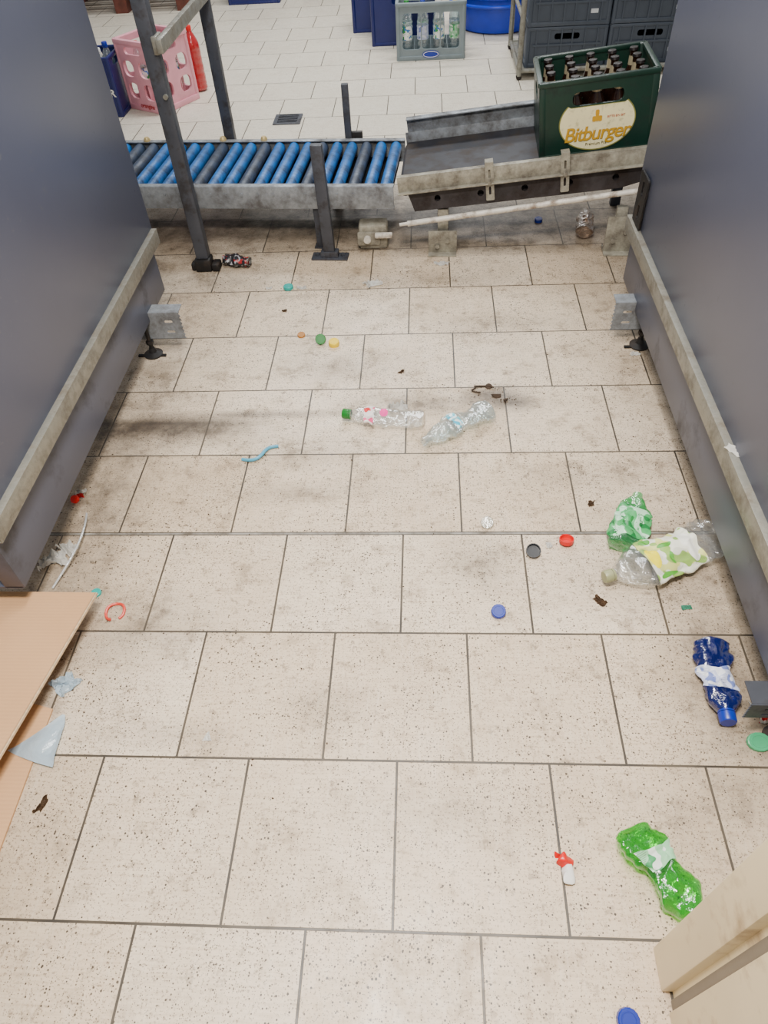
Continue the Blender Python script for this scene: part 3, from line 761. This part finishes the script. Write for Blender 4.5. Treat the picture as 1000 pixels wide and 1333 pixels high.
# ------------------------------------------------------------------ crates in the back
def open_crate(name,label,W,w,d,h,m,front,side,rim=.012,group=None,inner=None,th=.008):
    t=thing(name,label,'crate',W,group); g=G()
    for yy in (-d/2,d/2): g.me(plate2d(rrect(-w/2,0,w/2,h,.015),front,th),T(0,yy,0)@XZ)
    for xx in (-w/2+th/2,w/2-th/2): g.me(plate2d(rrect(-d/2,0,d/2,h,.015),side,th),T(xx,0,0)@Rz(90)@XZ)
    g.bx(-w/2+.004,w/2-.004,-d/2,d/2,0,.01)
    for sy in (-1,1):
        g.bx(-w/2,w/2,sy*d/2-rim*.7,sy*d/2+rim*.7,h-rim,h+.003,.003); g.bx(-w/2,w/2,sy*d/2-rim*.6,sy*d/2+rim*.6,0,rim*1.6,.003)
    for sx in (-1,1):
        g.bx(sx*w/2-rim*.6,sx*w/2+rim*.6,-d/2,d/2,h-rim,h+.003,.003); g.bx(sx*w/2-rim*.6,sx*w/2+rim*.6,-d/2,d/2,0,rim*1.6,.003)
        for sy in (-1,1): g.cyl((sx*(w/2-.006),sy*(d/2-.004),0),(sx*(w/2-.006),sy*(d/2-.004),h),.014,seg=12)
    g.part('body',m,t)
    if inner:
        g=G(); nx,ny,hh=inner
        for i in range(1,nx): g.bx(-w/2+i*w/nx-.0015,-w/2+i*w/nx+.0015,-d/2+.006,d/2-.006,.012,hh)
        for j in range(1,ny): g.bx(-w/2+.01,w/2-.01,-d/2+j*d/ny-.0015,-d/2+j*d/ny+.0015,.012,hh)
        g.part('divider',m,t)
    return t
m_pink=plas('pink_plastic',(222,154,166),.4); m_dblue=plas('dark_blue_plastic',(18,28,90),.4); m_grey=plas('grey_green_plastic',(118,130,134),.4)
m_slate=plas('slate_plastic',(62,70,82),.5); m_vblue=plas('vivid_blue_plastic',(14,54,190),.35)
pw,pd=.255,.29
Wp=T(-1.420,4.04,0)@Rz(-30)@T(-pw/2,pd/2,0)
pf=[rrect(-.06,.28,.06,.315,.016),rrect(-.098,.17,-.02,.25,.03),rrect(.02,.17,.098,.25,.03),rrect(-.098,.06,-.02,.14,.03),rrect(.02,.06,.098,.14,.03)]
ps=[rrect(-.06,.28,.06,.315,.016),rrect(-.115,.17,-.03,.25,.03),rrect(.03,.17,.115,.25,.03),rrect(-.115,.06,-.03,.14,.03),rrect(.03,.06,.115,.14,.03)]
pk=open_crate('bottle_crate','pink plastic bottle crate with large rounded openings',Wp,pw,pd,.345,m_pink,pf,ps,.018,inner=(3,3,.16),th=.014)
sub(text_mesh('orangina',.032,.0005,.0005,0,1),T(.02,-pd/2-.0115,.030)@XZ,'lettering',m_prred,pk)
Wb=T(-1.835,4.150,0)
bk=open_crate('bottle_crate','dark blue drinks crate with white lettering',Wb,.36,.24,.29,m_dblue,[rrect(-.07,.235,.07,.268,.015)],[rrect(-.05,.235,.05,.268,.015)],.012,inner=(3,2,.12))
sub(text_mesh('KER',.050,.0006,.0016,0,.95),T(.132,-.1295,.12)@XZ,'lettering',c_white,bk)
for i in range(3):
    for j in range(2):
        pet_bottle('water_bottle','clear water bottle standing in the blue crate',Wb@T(.12-.12*i,-.06+.12*j,.0115),.31,.036,p_clear2,c_blue if (i+j)%2 else c_white,l_cy,(.35,.6),0,1,0,0,'water bottles in the blue crate',upright=True,nu=20,nv=36)
pet_bottle('soda_bottle','red plastic bottle standing behind the pink crate',T(-1.290,4.43,0),.33,.043,p_red,c_red,None,crush=0,flat=1,upright=True,nu=24,nv=40)
for i,(x,y) in enumerate(((-.07,.07),(.05,.07),(-.05,-.07))):
    pet_bottle('soda_bottle','empty clear bottle standing in the pink crate',Wp@T(x,y,.012),.31,.037,p_clear,(c_blue,c_white,c_red)[i],l_wh,(.35,.6),0,1,0,0,'bottles in the pink crate',upright=True,nu=20,nv=36)
Wg=T(.094,4.98,0)
gf=[rrect(-.175,.06,-.062,.25,.02),rrect(-.055,.06,.055,.25,.02),rrect(.062,.06,.175,.25,.02)]
gs=[rrect(-.12,.06,-.01,.25,.02),rrect(.01,.06,.12,.25,.02)]
gc=open_crate('bottle_crate','grey plastic crate holding water bottles with green labels',Wg,.41,.30,.30,m_grey,gf,gs,.016,inner=(4,3,.06),th=.01)
sub(plate2d(ell(0,.033,.052,.021,28),[],.002),T(0,-.1605,0)@XZ,'emblem',c_blue,gc)
sub(plate2d(ell(0,.033,.048,.017,28),[ell(0,.033,.045,.014,28)],.002),T(0,-.1612,0)@XZ,'emblem_ring',c_white,gc)
labs=[l_wh,l_bl,l_wh,l_spr]
for i in range(4):
    for j in range(2):
        pet_bottle('water_bottle','clear water bottle in the grey crate',Wg@T(-.15+.1*i,-.1+.1*j,.0115),.27,.035,(p_clear2,p_clear2,p_clear,p_clear2)[(i+j)%4],(c_green,c_blue,c_white,c_yel)[i],labs[(i+2*j)%4],(.35,.62),0,1,0,0,'water bottles in the grey crate',upright=True,nu=20,nv=36)
hf=[rrect(-.07,.225,.07,.262,.015)]; hs2=[rrect(-.05,.225,.05,.262,.015)]
gname='dark blue crates behind the grey crate'
open_crate('bottle_crate','dark blue plastic crate with handle slots',T(-.085,5.32,0),.40,.30,.30,m_dblue,hf,hs2,group=gname,inner=(4,3,.12))
open_crate('bottle_crate','dark blue plastic crate with handle slots',T(-.235,5.66,0),.40,.30,.30,m_dblue,hf,hs2,group=gname,inner=(4,3,.12))
t=thing('round_tub','vivid blue round plastic tub on the floor','tub',T(.56,5.56,0))
g=G(); g.lathe([(0,0),(.24,0),(.26,.01),(.30,.20),(.325,.205),(.33,.225),(.32,.235),(.295,.23),(.25,.02),(0,.015)],48); g.part('basin',m_vblue,t)
g=G(); g.tube([(.335*math.cos(a),.335*math.sin(a),.17) for a in [TAU*i/48 for i in range(48)]],.01,8,True); g.part('rib',m_vblue,t)
ct=thing('crate_cart','low galvanised frame cart carrying slate plastic crates','cart',T(1.08,4.70,0))
ya,yb_=4.38,4.98
g=G()
for x,y in ((.60,ya),(1.62,ya),(.60,yb_),(1.62,yb_)):
    g.cyl((x,y,.02),(x,y,1.1),.015,seg=14)
g.cyl((.60,ya,.045),(1.62,ya,.045),.012,seg=12); g.cyl((.60,yb_,.045),(1.62,yb_,.045),.012,seg=12)
for x in (.60,1.62):
    for z in (.045,.3,.5,1.1): g.cyl((x,ya,z),(x,yb_,z),.011,seg=10)
g.bx(.60,1.62,ya,yb_,.036,.044); g.part('frame',m_galv,ct,world=True)
for x,y in ((.60,ya),(1.62,ya),(.60,yb_),(1.62,yb_)):
    g=G(); g.cyl((x,y-.010,.016),(x,y+.010,.016),.016,seg=18); g.part('wheel',m_black,ct,world=True)
es=[rrect(-.07,.135,.07,.165,.012)]
m_pale=plas('print_pale_grey',(196,200,204))
for lev in range(2):
    for cx in (.86,1.32):
        c=open_crate('folding_crate','slate grey plastic crate stacked on the cart',T(cx,4.64,.0445+lev*.200),.44,.40,.195,m_slate,[rrect(-.07,.135,.07,.165,.012)],es,.014,group='slate crates on the cart',th=.008)
        g=G()
        for xx in (-.17,-.1,-.03,.03,.1,.17): g.bx(xx-.004,xx+.004,-.212,-.203,.02,.185)
        g.bx(-.19,.19,-.213,-.204,.105,.115); g.part('rib',m_slate,c)
        g=G(); g.bx(.115,.155,-.206,-.2035,.055,.075); g.part('sticker',m_pale,c,'small pale sticker')
gname='dark crates at the far end'
open_crate('bottle_crate','dark blue plastic crate standing on the far tiles',T(-1.30,6.62,0),.40,.30,.29,m_dblue,hf,hs2,group=gname)
open_crate('bottle_crate','black plastic crate standing on the far tiles',T(-.72,6.72,0),.40,.30,.29,plas('black_plastic',(34,34,38)),hf,hs2,group=gname)
m_pal=mat('red_brown_wood',(96,50,38),.7,0,.3,18)
t=thing('wooden_pallet','dark reddish wooden pallet with slats','pallet',T(-2.35,6.75,0))
g=G()
for k in range(6): g.bx(-.55,.55,-.38+k*.14,-.28+k*.14,.122,.144,.002)
g.part('deck',m_pal,t)
g=G()
for x in (-.5,0,.5):
    for y in (-.33,0,.33): g.bx(x-.05,x+.05,y-.05,y+.05,.02,.1)
    g.bx(x-.05,x+.05,-.38,.42,0,.02); g.bx(x-.05,x+.05,-.38,.42,.1,.122)
g.part('bearer',m_pal,t)

# ------------------------------------------------------------------ light
wd=bpy.data.worlds.new('world'); SC.world=wd; wd.use_nodes=True
bg=wd.node_tree.nodes['Background']; bg.inputs[0].default_value=(.96,.98,1,1); bg.inputs[1].default_value=.34
def area(x,y,z,sx,sy,e,c=(1,.97,.92),rx=0,ry=0):
    l=bpy.data.lights.new('ceiling_lamp','AREA'); l.shape='RECTANGLE'; l.size=sx; l.size_y=sy; l.energy=e; l.color=c
    o=bpy.data.objects.new('ceiling_lamp',l); COL.objects.link(o); o.matrix_basis=T(x,y,z)@Rx(rx)@Ry(ry)
area(-.05,.1,2.2,.6,.25,86,(1,.935,.86))
area(0,1.2,2.7,.25,1.0,48,(1,.98,.95))
area(-.3,4.4,2.8,2.4,.4,92,(.96,.985,1))
area(0,6.2,2.8,2.4,.4,72,(1,.99,.98))
